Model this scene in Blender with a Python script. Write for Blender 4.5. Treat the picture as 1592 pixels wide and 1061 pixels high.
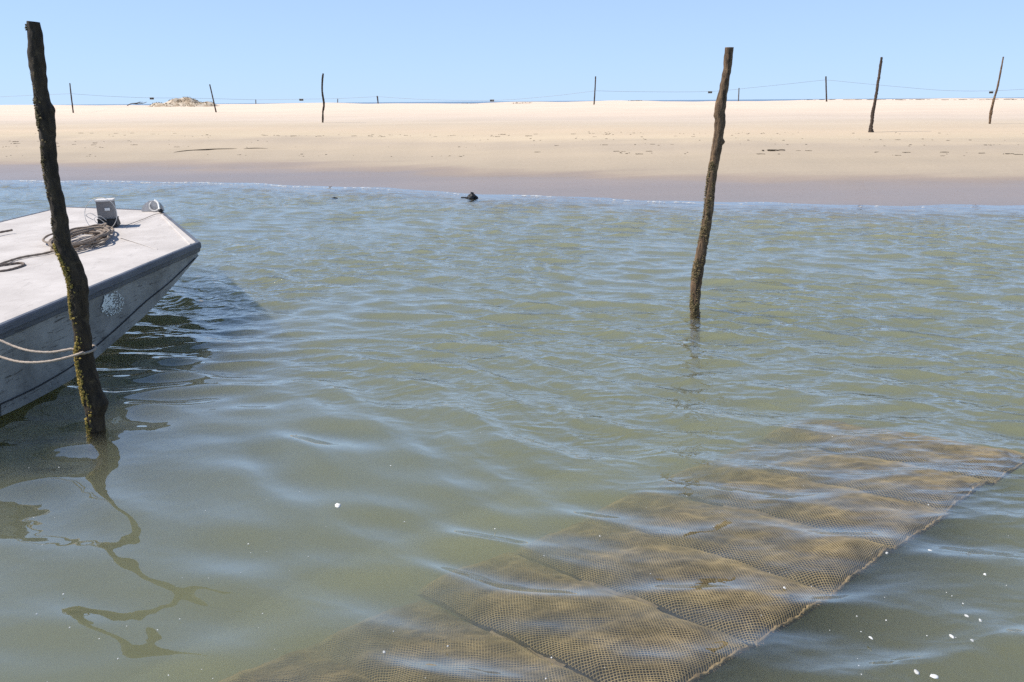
import bpy, bmesh, math, random
import numpy as np
from mathutils import Vector, Matrix, noise
R = math.radians
for o in list(bpy.data.objects): bpy.data.objects.remove(o)
sc = bpy.context.scene
col = sc.collection

# ------------------------------------------------------------------ camera
H = 2.4; F = 1150.0
PITCH = math.atan((530.5 - 157.5) / F); ROLL = -math.atan(12 / 1592)
cam = bpy.data.cameras.new('camera'); cam.sensor_width = 36; cam.lens = F / 1592 * 36
cam.clip_start = 0.05; cam.clip_end = 20000
co = bpy.data.objects.new('camera', cam); col.objects.link(co)
co.matrix_world = Matrix.Translation((0, 0, H)) @ Matrix.Rotation(R(90) - PITCH, 4, 'X') @ Matrix.Rotation(ROLL, 4, 'Z')
sc.camera = co

# ------------------------------------------------------------------ sky and sun
SUN_EL = 50.0
w = bpy.data.worlds.new('World'); sc.world = w; w.use_nodes = True
nt = w.node_tree; nt.nodes.clear()
out = nt.nodes.new('ShaderNodeOutputWorld'); bg = nt.nodes.new('ShaderNodeBackground')
sky = nt.nodes.new('ShaderNodeTexSky'); sky.sky_type = 'NISHITA'; sky.sun_disc = False
sky.sun_elevation = R(SUN_EL); sky.sun_rotation = R(270)
sky.altitude = 0; sky.air_density = 0.6; sky.dust_density = 0.0; sky.ozone_density = 6.0
bg.inputs['Strength'].default_value = 0.15
# pale marine air low in the sky: blends out toward the zenith
tcw = nt.nodes.new('ShaderNodeTexCoord'); sep = nt.nodes.new('ShaderNodeSeparateXYZ'); nt.links.new(tcw.outputs['Generated'], sep.inputs[0])
m1 = nt.nodes.new('ShaderNodeMath'); m1.operation = 'SUBTRACT'; m1.inputs[0].default_value = 1.0; m1.use_clamp = True; nt.links.new(sep.outputs['Z'], m1.inputs[1])
m2 = nt.nodes.new('ShaderNodeMath'); m2.operation = 'POWER'; m2.inputs[1].default_value = 1.7; nt.links.new(m1.outputs[0], m2.inputs[0])
m3 = nt.nodes.new('ShaderNodeMath'); m3.operation = 'MULTIPLY'; m3.inputs[1].default_value = 0.88; nt.links.new(m2.outputs[0], m3.inputs[0])
mxw = nt.nodes.new('ShaderNodeMix'); mxw.data_type = 'RGBA'; nt.links.new(m3.outputs[0], mxw.inputs[0]); nt.links.new(sky.outputs[0], mxw.inputs[6])
mxw.inputs[7].default_value = (.48 / .15, .67 / .15, .94 / .15, 1)
nt.links.new(mxw.outputs[2], bg.inputs[0]); nt.links.new(bg.outputs[0], out.inputs[0])
sl = bpy.data.lights.new('sun', 'SUN'); sl.energy = 4.9; sl.angle = R(0.5); sl.color = (1.0, 0.94, 0.85)
so = bpy.data.objects.new('sun', sl); col.objects.link(so)
sd = Vector((-math.cos(R(SUN_EL)), 0.02, math.sin(R(SUN_EL))))
so.rotation_euler = sd.to_track_quat('Z', 'Y').to_euler(); so.location = (-30, 0, 40)
sc.view_settings.view_transform = 'Standard'; sc.view_settings.look = 'None'
sc.view_settings.exposure = 0.12; sc.view_settings.gamma = 1.0
sc.render.engine = 'CYCLES'
cy = sc.cycles
cy.use_denoising = False; cy.max_bounces = 8; cy.transparent_max_bounces = 12; cy.volume_bounces = 2
cy.glossy_bounces = 4; cy.diffuse_bounces = 3; cy.caustics_reflective = False; cy.caustics_refractive = False
cy.sample_clamp_indirect = 6.0

# ------------------------------------------------------------------ measuring helpers (photo pixel -> real place)
_f = np.array([0, math.cos(PITCH), -math.sin(PITCH)]); _r = np.array([1.0, 0, 0]); _u = np.cross(_r, _f)
_r2 = _r * math.cos(ROLL) + _u * math.sin(ROLL); _u2 = -_r * math.sin(ROLL) + _u * math.cos(ROLL)
CAMP = np.array([0, 0, H])
def ray(px, py): return _f + _r2 * (px - 796) / F - _u2 * (py - 530.5) / F
def at_z(px, py, z): d = ray(px, py); return CAMP + d * ((z - H) / d[2])
def at_y(px, py, y): d = ray(px, py); return CAMP + d * (y / d[1])

# ------------------------------------------------------------------ object helpers
def tag(o, label=None, cat=None, group=None, kind=None):
    if label: o['label'] = label
    if cat: o['category'] = cat
    if group: o['group'] = group
    if kind: o['kind'] = kind
    return o
def empty(name, loc=(0, 0, 0), **k):
    o = bpy.data.objects.new(name, None); col.objects.link(o); o.location = loc; o.empty_display_size = .1
    return tag(o, **k)
def mobj(name, verts, faces, mat, parent=None, smooth=False, loc=(0, 0, 0)):
    me = bpy.data.meshes.new(name)
    me.from_pydata([tuple(map(float, v)) for v in verts], [], faces)
    if mat: me.materials.append(mat)
    if smooth: me.polygons.foreach_set('use_smooth', [True] * len(me.polygons))
    me.update()
    o = bpy.data.objects.new(name, me); col.objects.link(o); o.location = loc
    if parent: o.parent = parent
    return o
def local(verts, origin): return [(v[0] - origin[0], v[1] - origin[1], v[2] - origin[2]) for v in verts]

def grid_mesh(name, X, Y, Z, mat, attrs=None, closed_bottom=None, smooth=True):
    ny, nx = X.shape
    V = np.stack([X, Y, Z], -1).reshape(-1, 3)
    idx = np.arange(nx * ny).reshape(ny, nx)
    q = np.stack([idx[:-1, :-1], idx[:-1, 1:], idx[1:, 1:], idx[1:, :-1]], -1).reshape(-1, 4)
    nv = len(V)
    if closed_bottom is not None:
        loop = np.concatenate([idx[0, :], idx[1:, -1], idx[-1, -2::-1], idx[-2:0:-1, 0]])
        B = V[loop].copy(); B[:, 2] = closed_bottom
        bi = nv + np.arange(len(loop))
        sides = np.stack([loop, bi, np.roll(bi, -1), np.roll(loop, -1)], -1)
        V = np.concatenate([V, B]); q = np.concatenate([q, sides])
        bottom = bi[::-1]
    me = bpy.data.meshes.new(name)
    me.vertices.add(len(V)); me.vertices.foreach_set('co', V.astype(np.float32).ravel())
    nl = q.size + (len(bottom) if closed_bottom is not None else 0)
    nf = len(q) + (1 if closed_bottom is not None else 0)
    me.loops.add(nl); me.polygons.add(nf)
    li = q.ravel(); st = np.arange(len(q)) * 4
    if closed_bottom is not None:
        li = np.concatenate([li, bottom]); st = np.concatenate([st, [q.size]])
    me.loops.foreach_set('vertex_index', li.astype(np.int32))
    me.polygons.foreach_set('loop_start', st.astype(np.int32))
    sm = np.full(nf, smooth)
    if closed_bottom is not None: sm[(ny - 1) * (nx - 1):] = False
    me.polygons.foreach_set('use_smooth', sm)
    me.materials.append(mat)
    me.update(calc_edges=True); me.validate()
    for k, a in (attrs or {}).items():
        at = me.attributes.new(k, 'FLOAT', 'POINT')
        full = np.zeros(len(V), np.float32); full[:nx * ny] = a.ravel(); at.data.foreach_set('value', full)
    o = bpy.data.objects.new(name, me); col.objects.link(o)
    return o

def tube(pts, rad, n=8, jitter=0.0, rng=None, cap=True, closed=False):
    """sweep a tube along pts; rad scalar or list"""
    pts = [Vector(p) for p in pts]; m = len(pts)
    if not hasattr(rad, '__len__'): rad = [rad] * m
    V, Fc = [], []
    up = None
    for i, p in enumerate(pts):
        if closed: t = pts[(i + 1) % m] - pts[i - 1]
        else: t = pts[min(i + 1, m - 1)] - pts[max(i - 1, 0)]
        if t.length < 1e-9: t = Vector((0, 0, 1))
        t.normalize()
        if up is None:
            up = Vector((0, 0, 1)) if abs(t.z) < .9 else Vector((0, 1, 0))
        a = t.cross(up)
        if a.length < 1e-4: a = t.cross(Vector((1, 0, 0)))
        a.normalize(); b = a.cross(t).normalized(); up = b
        for k in range(n):
            th = 2 * math.pi * k / n; r = rad[i]
            V.append(p + (a * math.cos(th) + b * math.sin(th)) * r)
    rows = m if closed else m - 1
    for i in range(rows):
        for k in range(n):
            i2 = (i + 1) % m
            Fc.append((i * n + k, i * n + (k + 1) % n, i2 * n + (k + 1) % n, i2 * n + k))
    if cap and not closed:
        Fc.append(tuple(range(n))[::-1]); Fc.append(tuple(range((m - 1) * n, m * n)))
    return [tuple(v) for v in V], Fc
class MB:
    def __init__(s): s.v = []; s.f = []
    def add(s, vf):
        v, f = vf; o = len(s.v); s.v += [tuple(map(float, x)) for x in v]; s.f += [tuple(i + o for i in q) for q in f]; return s
    def build(s, name, mat, parent=None, smooth=False, origin=None, loc=(0, 0, 0)):
        v = local(s.v, origin) if origin is not None else s.v
        return mobj(name, v, s.f, mat, parent, smooth, loc)
def smooth_path(pts, k=8, closed=False):
    pts = [Vector(p) for p in pts]; m = len(pts); out = []
    rng_ = range(m if closed else m - 1)
    for i in rng_:
        g = (lambda j: pts[j % m]) if closed else (lambda j: pts[max(0, min(m - 1, j))])
        p0, p1, p2, p3 = g(i - 1), g(i), g(i + 1), g(i + 2)
        for s in range(k):
            t = s / k
            out.append(.5 * ((2 * p1) + (-p0 + p2) * t + (2 * p0 - 5 * p1 + 4 * p2 - p3) * t * t + (-p0 + 3 * p1 - 3 * p2 + p3) * t ** 3))
    if not closed: out.append(pts[-1])
    return out
def box(c, h, rot=None):
    V = []
    for sx in (-1, 1):
        for sy in (-1, 1):
            for sz in (-1, 1):
                p = Vector((sx * h[0], sy * h[1], sz * h[2]))
                if rot: p = rot @ p
                V.append(Vector(c) + p)
    return V, [(0, 1, 3, 2), (4, 6, 7, 5), (0, 4, 5, 1), (2, 3, 7, 6), (0, 2, 6, 4), (1, 5, 7, 3)]
def blob(c, r, seed, n=6, m=5, squash=.6, rough=.35):
    rr = random.Random(seed); V = [(c[0], c[1], c[2] + r * squash)]; Fc = []
    for i in range(1, m):
        ph = math.pi * i / m
        for k in range(n):
            th = 2 * math.pi * k / n + i * .3; q = r * (1 + rr.uniform(-rough, rough))
            V.append((c[0] + q * math.sin(ph) * math.cos(th), c[1] + q * math.sin(ph) * math.sin(th), c[2] + q * math.cos(ph) * squash))
    V.append((c[0], c[1], c[2] - r * squash))
    for k in range(n): Fc.append((0, 1 + k, 1 + (k + 1) % n))
    for i in range(m - 2):
        for k in range(n):
            a = 1 + i * n; Fc.append((a + k, a + n + k, a + n + (k + 1) % n, a + (k + 1) % n))
    a = 1 + (m - 2) * n; L = len(V) - 1
    for k in range(n): Fc.append((a + k, L, a + (k + 1) % n))
    return V, Fc

# ------------------------------------------------------------------ materials
def mat(name):
    m = bpy.data.materials.new(name); m.use_nodes = True; nt = m.node_tree
    b = nt.nodes.get('Principled BSDF')
    return m, nt, b
def N(nt, t, **k):
    n = nt.nodes.new(t)
    for a, v in k.items(): setattr(n, a, v)
    return n
def L(nt, a, b): nt.links.new(a, b)
def coords(nt, scale=(1, 1, 1), kind='Object'):
    tc = N(nt, 'ShaderNodeTexCoord'); mp = N(nt, 'ShaderNodeMapping'); mp.inputs['Scale'].default_value = scale
    L(nt, tc.outputs[kind], mp.inputs['Vector']); return mp.outputs[0]
def noise_t(nt, vec, scale, detail=4, rough=.55, dist=0.0):
    n = N(nt, 'ShaderNodeTexNoise'); n.inputs['Scale'].default_value = scale; n.inputs['Detail'].default_value = detail
    n.inputs['Roughness'].default_value = rough; n.inputs['Distortion'].default_value = dist
    L(nt, vec, n.inputs['Vector']); return n.outputs['Fac']
def ramp(nt, fac, stops, interp='LINEAR'):
    r = N(nt, 'ShaderNodeValToRGB'); cr = r.color_ramp; cr.interpolation = interp
    while len(cr.elements) > 1: cr.elements.remove(cr.elements[0])
    for i, (p, c) in enumerate(stops):
        e = cr.elements[0] if i == 0 else cr.elements.new(p)
        e.position = p; e.color = (*c, 1) if len(c) == 3 else c
    L(nt, fac, r.inputs[0]); return r.outputs['Color']
def mix(nt, fac, a, b, mode='MIX'):
    m = N(nt, 'ShaderNodeMix', data_type='RGBA', blend_type=mode)
    for s, v in ((0, fac), (6, a), (7, b)):
        if isinstance(v, (int, float)): m.inputs[s].default_value = v
        elif isinstance(v, tuple): m.inputs[s].default_value = (*v, 1)
        else: L(nt, v, m.inputs[s])
    return m.outputs[2]
def math_n(nt, op, a, b=0.0, c=0.0, clamp=False):
    m = N(nt, 'ShaderNodeMath', operation=op); m.use_clamp = clamp
    for i, v in enumerate((a, b, c)):
        if isinstance(v, (int, float)): m.inputs[i].default_value = v
        else: L(nt, v, m.inputs[i])
    return m.outputs[0]
def bump(nt, h, strength, dist, b):
    n = N(nt, 'ShaderNodeBump'); n.inputs['Strength'].default_value = strength; n.inputs['Distance'].default_value = dist
    L(nt, h, n.inputs['Height'])
    if b: L(nt, n.outputs[0], b.inputs['Normal'])
    return n
def simple(name, c1, c2, scale=8, rough=.7, bs=.3, bd=.01, detail=6, metal=0.0, stretch=(1, 1, 1), lo=.35, hi=.65):
    m, nt, b = mat(name); v = coords(nt, stretch)
    f = noise_t(nt, v, scale, detail); c = ramp(nt, f, [(lo, c1), (hi, c2)])
    L(nt, c, b.inputs['Base Color']); b.inputs['Roughness'].default_value = rough; b.inputs['Metallic'].default_value = metal
    f2 = noise_t(nt, v, scale * 3, 6, .6); bump(nt, f2, bs, bd, b)
    return m

M = {}
# bark: very dark weathered wood, streaked along its length
def bark(name, dark, mid, streak=9):
    m, nt, b = mat(name)
    v = coords(nt, (1, 1, .22))
    f = noise_t(nt, v, 28, 8, .65, .4); c = ramp(nt, f, [(.35, dark), (.62, mid)])
    f3 = noise_t(nt, coords(nt), 14, 6, .7); c2 = mix(nt, ramp(nt, f3, [(.55, (0, 0, 0)), (.7, (1, 1, 1))]), c, (mid[0] * 1.6, mid[1] * 1.6, mid[2] * 1.5))
    L(nt, c2, b.inputs['Base Color']); b.inputs['Roughness'].default_value = .9
    f2 = noise_t(nt, v, 55, 8, .7); bump(nt, f2, .9, .02, b)
    return m
M['bark'] = bark('dark_bark', (.014, .01, .007), (.07, .05, .03))
M['bark_brown'] = bark('brown_bark', (.035, .021, .012), (.24, .15, .085))
M['algae'] = simple('ochre_algae', (.2, .15, .03), (.5, .36, .09), 40, .9, .5, .01)
M['algae_green'] = simple('olive_algae', (.07, .06, .022), (.30, .22, .11), 30, .9, .5, .01)
M['pole_wood'] = simple('weathered_pole_wood', (.035, .024, .018), (.1, .07, .05), 12, .9, .5, .01, stretch=(1, 1, .2))
M['grey_pole'] = simple('grey_pole_wood', (.06, .055, .05), (.16, .14, .12), 12, .9, .3, .01)
M['cable'] = simple('grey_cable', (.2, .22, .24), (.3, .32, .34), 5, .7)
M['plate_dark'] = simple('dark_plate', (.03, .03, .03), (.07, .06, .05), 8, .6)
M['plate_light'] = simple('light_plate', (.55, .52, .4), (.7, .66, .5), 8, .6)
M['seaweed'] = simple('dry_seaweed', (.04, .03, .018), (.13, .095, .06), 20, .95, .6, .02)
M['foam'] = simple('white_foam', (.6, .6, .57), (.85, .85, .82), 30, .8, .3, .004)
M['shell'] = simple('white_shell', (.78, .75, .68), (.95, .93, .88), 40, .5, .3, .004)
M['rope'] = simple('worn_rope', (.18, .135, .10), (.36, .29, .23), 120, .95, .8, .004)
M['rope_dark'] = simple('dark_rope', (.1, .075, .06), (.28, .22, .18), 120, .95, .8, .004)
M['rope_pale'] = simple('pale_rope', (.36, .28, .21), (.62, .52, .43), 150, .9, .8, .004)
M['wire'] = simple('pale_wire', (.5, .48, .45), (.75, .72, .68), 30, .5)
M['black_rubber'] = simple('black_rubber', (.012, .012, .013), (.03, .03, .03), 30, .6)
M['steel_pale'] = simple('pale_fitting', (.45, .44, .42), (.62, .6, .58), 25, .5, .3, .003, metal=.2)
M['netting'] = simple('algae_netting', (.15, .11, .04), (.5, .375, .18), 6, .8, .4, .003, lo=.3, hi=.7)
M['closure'] = simple('tan_closure', (.12, .08, .035), (.38, .27, .13), 14, .85, .5, .006)
M['strap'] = simple('tan_strap', (.16, .115, .06), (.32, .24, .14), 14, .85, .4, .004)

# oysters inside the bags
m, nt, b = mat('oyster_mass'); v = coords(nt)
vo = N(nt, 'ShaderNodeTexVoronoi'); vo.inputs['Scale'].default_value = 16; L(nt, v, vo.inputs['Vector'])
c = ramp(nt, noise_t(nt, v, 7, 5), [(.36, (.010, .008, .006)), (.5, (.022, .015, .007)), (.62, (.040, .030, .006)), (.72, (.018, .015, .012))])
L(nt, c, b.inputs['Base Color']); b.inputs['Roughness'].default_value = .9; bump(nt, vo.outputs['Distance'], .8, .03, b)
M['oysters'] = m

# boat paint
def paint(name, c1, c2, rough, scratch):
    m, nt, b = mat(name); v = coords(nt)
    f = noise_t(nt, v, 2.2, 8, .62, .3); c = ramp(nt, f, [(.35, c1), (.65, c2)])
    s1 = noise_t(nt, coords(nt, (3, .9, 9)), 5.5, 9, .72, .6)
    sc_ = ramp(nt, s1, [(.56, (0, 0, 0)), (.63, (1, 1, 1))])
    c = mix(nt, math_n(nt, 'MULTIPLY', sc_, scratch), c, (c1[0] * .3, c1[1] * .3, c1[2] * .3))
    s2 = ramp(nt, noise_t(nt, v, 38, 6, .7), [(.6, (0, 0, 0)), (.72, (1, 1, 1))])
    c = mix(nt, math_n(nt, 'MULTIPLY', s2, scratch * .5), c, (c2[0] * 1.5, c2[1] * 1.5, c2[2] * 1.5))
    L(nt, c, b.inputs['Base Color']); b.inputs['Roughness'].default_value = rough
    bump(nt, noise_t(nt, v, 18, 7, .6), .25, .006, b)
    return m
M['deck'] = paint('pale_deck_paint', (.50, .455, .42), (.63, .58, .54), .8, .22)
M['hull'] = paint('grey_hull_metal', (.165, .162, .155), (.37, .36, .34), .55, 1.0)
M['rail'] = paint('slate_rail', (.085, .095, .12), (.15, .16, .185), .55, .7)
M['box'] = paint('box_wood', (.2, .18, .17), (.3, .28, .26), .7, .6)
M['box_top'] = simple('box_top_pale', (.6, .56, .53), (.75, .72, .68), 10, .7)
M['decal'] = simple('flaking_decal', (.8, .82, .78), (.9, .92, .88), 40, .7)

# sand: one sheet, wet by the water, drier and paler upward
m, nt, b = mat('beach_sand')
at = N(nt, 'ShaderNodeAttribute', attribute_name='shore'); s = at.outputs['Fac']
g = coords(nt, (1, 1, 1))
n1 = noise_t(nt, coords(nt, (.12, .5, 1)), 1.0, 7, .6, .5)
n2 = noise_t(nt, coords(nt, (.03, .35, 1)), 1.0, 5, .6)
sw = math_n(nt, 'ADD', s, math_n(nt, 'MULTIPLY', math_n(nt, 'SUBTRACT', n1, .5), 5.0))
f = math_n(nt, 'DIVIDE', sw, 60.0, clamp=True)
c = ramp(nt, f, [(0, (.29, .235, .20)), (.04, (.32, .255, .215)), (.075, (.36, .285, .225)), (.095, (.44, .36, .265)), (.15, (.50, .405, .29)), (.19, (.48, .39, .29)),
                 (.23, (.62, .50, .345)), (.29, (.63, .495, .345)), (.38, (.60, .49, .36)), (.5, (.64, .53, .42)), (.75, (.76, .61, .47)), (1, (.79, .64, .50))])
st = ramp(nt, n2, [(.36, (.95, .95, .95)), (.64, (1.04, 1.035, 1.03))])
c = mix(nt, 1.0, c, st, 'MULTIPLY')
gr = ramp(nt, noise_t(nt, g, 9, 5, .7), [(.3, (.93, .93, .93)), (.7, (1.05, 1.05, 1.05))])
c = mix(nt, 1.0, c, gr, 'MULTIPLY')
L(nt, c, b.inputs['Base Color'])
c = mix(nt, math_n(nt, 'MULTIPLY', s, -.45, clamp=True), c, (.36, .33, .19))
L(nt, c, b.inputs['Base Color'])
wet = ramp(nt, f, [(0, (.34,) * 3), (.055, (.42,) * 3), (.085, (.9,) * 3)])
L(nt, wet, b.inputs['Roughness'])
bs = N(nt, 'ShaderNodeBump'); bs.inputs['Distance'].default_value = .05; L(nt, noise_t(nt, coords(nt, (.5, 1.4, 1)), 3.0, 8, .65), bs.inputs['Height'])
L(nt, ramp(nt, f, [(.05, (.02,) * 3), (.12, (.25,) * 3), (.3, (.6,) * 3)]), bs.inputs['Strength']); L(nt, bs.outputs[0], b.inputs['Normal'])
M['sand'] = m
M['dune'] = simple('dune_sand', (.4, .3, .2), (.66, .55, .42), 1.5, .95, .6, .1, lo=.42, hi=.56)
M['grass'] = simple('dry_dune_grass', (.1, .08, .04), (.24, .19, .1), 3, .9)

# water: clear rippled skin over a turbid olive body
WATER_DENS = 0.62
m = bpy.data.materials.new('tidal_water'); m.use_nodes = True; nt = m.node_tree; nt.nodes.clear()
mo = N(nt, 'ShaderNodeOutputMaterial')
tr = N(nt, 'ShaderNodeBsdfTransparent'); gl = N(nt, 'ShaderNodeBsdfGlossy'); gl.inputs['Roughness'].default_value = .015
gl.distribution = 'GGX'
at = N(nt, 'ShaderNodeAttribute', attribute_name='ripple')
h1 = noise_t(nt, coords(nt, (.8, 1.3, 1)), 16, 3, .6, .8)
h2 = noise_t(nt, coords(nt, (1.1, .8, 1)), 38, 2, .5, .5)
h3 = noise_t(nt, coords(nt, (.55, 1.5, 1)), 6.5, 3, .6, 1.0)
hh = math_n(nt, 'ADD', math_n(nt, 'ADD', math_n(nt, 'MULTIPLY', h1, .6), math_n(nt, 'MULTIPLY', h2, .12)), math_n(nt, 'MULTIPLY', h3, 1.2))
def ridge(vec, sc_, w_):
    n_ = noise_t(nt, vec, sc_, 1.5, .5, .6)
    a_ = math_n(nt, 'ABSOLUTE', math_n(nt, 'SUBTRACT', n_, .5))
    return math_n(nt, 'MULTIPLY', math_n(nt, 'SUBTRACT', 1.0, math_n(nt, 'MULTIPLY', a_, 5.0), clamp=True), w_)
hh = math_n(nt, 'ADD', hh, math_n(nt, 'ADD', ridge(coords(nt, (.55, 1.25, 1)), 3.6, 2.3), ridge(coords(nt, (.8, 1.6, 1)), 7.5, .5)))
bp = N(nt, 'ShaderNodeBump'); bp.inputs['Distance'].default_value = .012; L(nt, hh, bp.inputs['Height'])
L(nt, math_n(nt, 'MULTIPLY', at.outputs['Fac'], .5), bp.inputs['Strength'])
L(nt, bp.outputs[0], gl.inputs['Normal'])
geo = N(nt, 'ShaderNodeNewGeometry'); dp = N(nt, 'ShaderNodeVectorMath', operation='DOT_PRODUCT')
L(nt, bp.outputs[0], dp.inputs[0]); L(nt, geo.outputs['Incoming'], dp.inputs[1])
ca = math_n(nt, 'ABSOLUTE', dp.outputs['Value'])
fr = math_n(nt, 'ADD', math_n(nt, 'MULTIPLY', math_n(nt, 'POWER', math_n(nt, 'SUBTRACT', 1.0, ca, clamp=True), 2.2), .95), .045, clamp=True)
ms = N(nt, 'ShaderNodeMixShader'); L(nt, fr, ms.inputs[0]); L(nt, tr.outputs[0], ms.inputs[1]); L(nt, gl.outputs[0], ms.inputs[2])
L(nt, ms.outputs[0], mo.inputs['Surface'])
vs = N(nt, 'ShaderNodeVolumeScatter'); vs.inputs['Color'].default_value = (.87, .875, .68, 1); vs.inputs['Density'].default_value = WATER_DENS
vs.inputs['Anisotropy'].default_value = 0.0
va = N(nt, 'ShaderNodeVolumeAbsorption'); va.inputs['Color'].default_value = (.44, .49, .16, 1); va.inputs['Density'].default_value = WATER_DENS * 1.0
ad = N(nt, 'ShaderNodeAddShader'); L(nt, vs.outputs[0], ad.inputs[0]); L(nt, va.outputs[0], ad.inputs[1]); L(nt, ad.outputs[0], mo.inputs['Volume'])
M['water'] = m
m, nt, b = mat('open_sea'); b.inputs['Base Color'].default_value = (.17, .26, .37, 1); b.inputs['Roughness'].default_value = .5
bump(nt, noise_t(nt, coords(nt, (.02, .1, 1)), 1, 4), .5, .5, b); M['sea'] = m

# ------------------------------------------------------------------ ground
SX = np.array([-400, -60, -30, -17, -10.2, -3.66, -.77, 4.9, 8.4, 12, 20, 60, 400.])
SY = np.array([32, 30, 27, 25.3, 24.2, 21.9, 20.3, 18.3, 17.5, 17.2, 17.1, 17.5, 18.])
_xs = np.linspace(-400, 400, 8001); _ys = np.interp(_xs, SX, SY)
_k = np.hanning(31); _k /= _k.sum(); _ys = np.convolve(np.pad(_ys, 15, 'edge'), _k, 'valid')
def yshore(x): return np.interp(x, _xs, _ys) + .12 * np.sin(x * 1.3) + .07 * np.sin(x * 3.1 + 1)
PS = np.array([-5000, -24, -16, -10, -4, -1.5, 0, 1.2, 3.5, 6, 9, 13, 22, 35, 50, 70, 85, 110, 200, 400, 600, 20000.])
PZ = np.array([-1.9, -1.9, -1.7, -1.1, -.42, -.13, 0, .055, .14, .3, .52, .86, 1.12, 1.35, 1.64, 2.05, 2.18, 2.18, 1.5, .3, -2, -3.])
def ground_z(x, y):
    s = y - yshore(x)
    z = np.interp(s, PS, PZ)
    up = np.clip((s - 4) / 12, 0, 1)
    z = z + up * (.025 * np.sin(x * .31 + y * .17) + .015 * np.sin(x * .83 - y * .4))
    rid = np.clip((s - 78) / 20, 0, 1) * np.clip((140 - s) / 30, 0, 1)
    z = z + rid * .12 * (np.sin(x * .13) + .6 * np.sin(x * .37 + 1.3))
    # small eroded step low on the beach
    xc = np.clip((x + 12.2) / 3.6, -1, 1)
    e = np.clip(1 - np.abs((s - 8.6 - .35 * xc) / .35), 0, 1) * np.clip(1 - xc ** 2, 0, 1)
    return z - .05 * e
def ground_at(px, py):
    d = ray(px, py); t = 15.0
    while t < 900:
        p = CAMP + d * t
        if p[2] <= float(ground_z(p[0], p[1])): return p
        t += max(.05, t * .002)
    return None
yy = np.concatenate([np.linspace(-14, 16, 60, endpoint=False), np.linspace(16, 60, 420, endpoint=False), np.geomspace(60, 600, 140, endpoint=False), np.geomspace(600, 9000, 20)])
uu = np.linspace(-1, 1, 460)
uu = np.sign(uu) * (np.abs(uu) * .82 + .18 * np.abs(uu) ** 4)
Yg = np.repeat(yy[:, None], len(uu), 1); Xg = uu[None, :] * (26 + 1.15 * np.maximum(Yg, 0))
grid_mesh('sand_beach', Xg, Yg, ground_z(Xg, Yg), M['sand'], {'shore': (Yg - yshore(Xg)).astype(np.float32)})
bpy.data.objects['sand_beach']['kind'] = 'structure'
o = mobj('sea', [(-9000, 430, -.02), (9000, 430, -.02), (9000, 8900, -.02), (-9000, 8900, -.02)], [(0, 1, 2, 3)], M['sea']); o['kind'] = 'structure'

# ------------------------------------------------------------------ water
def smoothstep(a, b, x): t = np.clip((x - a) / (b - a), 0, 1); return t * t * (3 - 2 * t)
NR, NC = 1350, 1300
t = np.linspace(0, 1, NR); a0, a1 = 2.2 ** -.3, 31.0 ** -.3
yw = (a0 + (a1 - a0) * t) ** (-1 / .3)
yw = np.concatenate([np.linspace(-7, 2.2, 130, endpoint=False), yw])
cc = np.linspace(-1, 1, NC)
base = cc / .93
Yw = np.repeat(yw[:, None], NC, 1)
half = 1.2 + .76 * np.maximum(Yw, .5)
Xw = base[None, :] * half
ext = np.clip((np.abs(cc) - .93) / .07, 0, 1)[None, :] ** 2 * 26 * np.sign(cc)[None, :]
Xw = Xw + ext
spac = .00115 * np.maximum(Yw, 2.2) ** 1.3
rg = np.random.default_rng(11)
def wob(x, y, f, seed):
    r_ = np.random.default_rng(seed); o_ = np.zeros_like(x)
    for i in range(7):
        th = r_.uniform(0, 2 * math.pi); k = f * r_.uniform(.6, 1.6); o_ += np.sin(k * (x * math.cos(th) + y * math.sin(th)) + r_.uniform(0, 6.28))
    return o_ / 2.6
sm = Yw + .65 * Xw
mask = smoothstep(4.2, 6.6, sm + .35 * wob(Xw, Yw, 1.1, 3))
mask = np.maximum(mask, .55 * smoothstep(.6, 2.0, Xw + .3 * wob(Xw, Yw, 1.3, 4)) )
gust = np.clip(.85 + .38 * wob(Xw, Yw, 1.4, 5), .35, 1.5)
depth_f = smoothstep(-.2, 2.2, yshore(Xw) - Yw)
amp_r = (.15 + .85 * mask) * gust
wx = .18 * wob(Xw, Yw, 1.0, 8); wy = .18 * wob(Xw, Yw, 1.0, 9)
Xp = Xw + wx; Yp = Yw + wy
Zw = np.zeros_like(Xw); DX = np.zeros_like(Xw); DY = np.zeros_like(Xw)
comps = []
for i in range(9): comps.append((rg.uniform(.6, 1.5), .013, 0, rg.normal(60, 26)))       # broad undulation, everywhere
for i in range(16): comps.append((rg.uniform(.26, .6), .030, 0, rg.normal(84, 26)))
for i in range(26): comps.append((math.exp(rg.uniform(math.log(.22), math.log(.9))), .028, 1, rg.normal(64, 21)))
for i in range(30): comps.append((math.exp(rg.uniform(math.log(.07), math.log(.24))), .021, 1, rg.normal(70, 28)))
for lam, slope, cls, dg in comps:
    k = 2 * math.pi / lam; th = R(dg); cx, sy = math.cos(th), math.sin(th)
    a = slope * math.sqrt(2) / k
    A = a * (amp_r if cls else 1.0) * np.clip((lam / spac - 2.2) / 2.5, 0, 1)
    ph = k * (Xp * cx + Yp * sy) + rg.uniform(0, 6.28)
    s_, c_ = np.sin(ph), np.cos(ph)
    Zw += A * c_
    q = .9 if cls else .6
    DX -= q * A * cx * s_; DY -= q * A * sy * s_
Zw *= depth_f * .97 + .03; DX *= depth_f; DY *= depth_f
inner = 1 - np.clip((np.abs(cc) - .95) / .04, 0, 1)[None, :]
Zw *= inner
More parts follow.
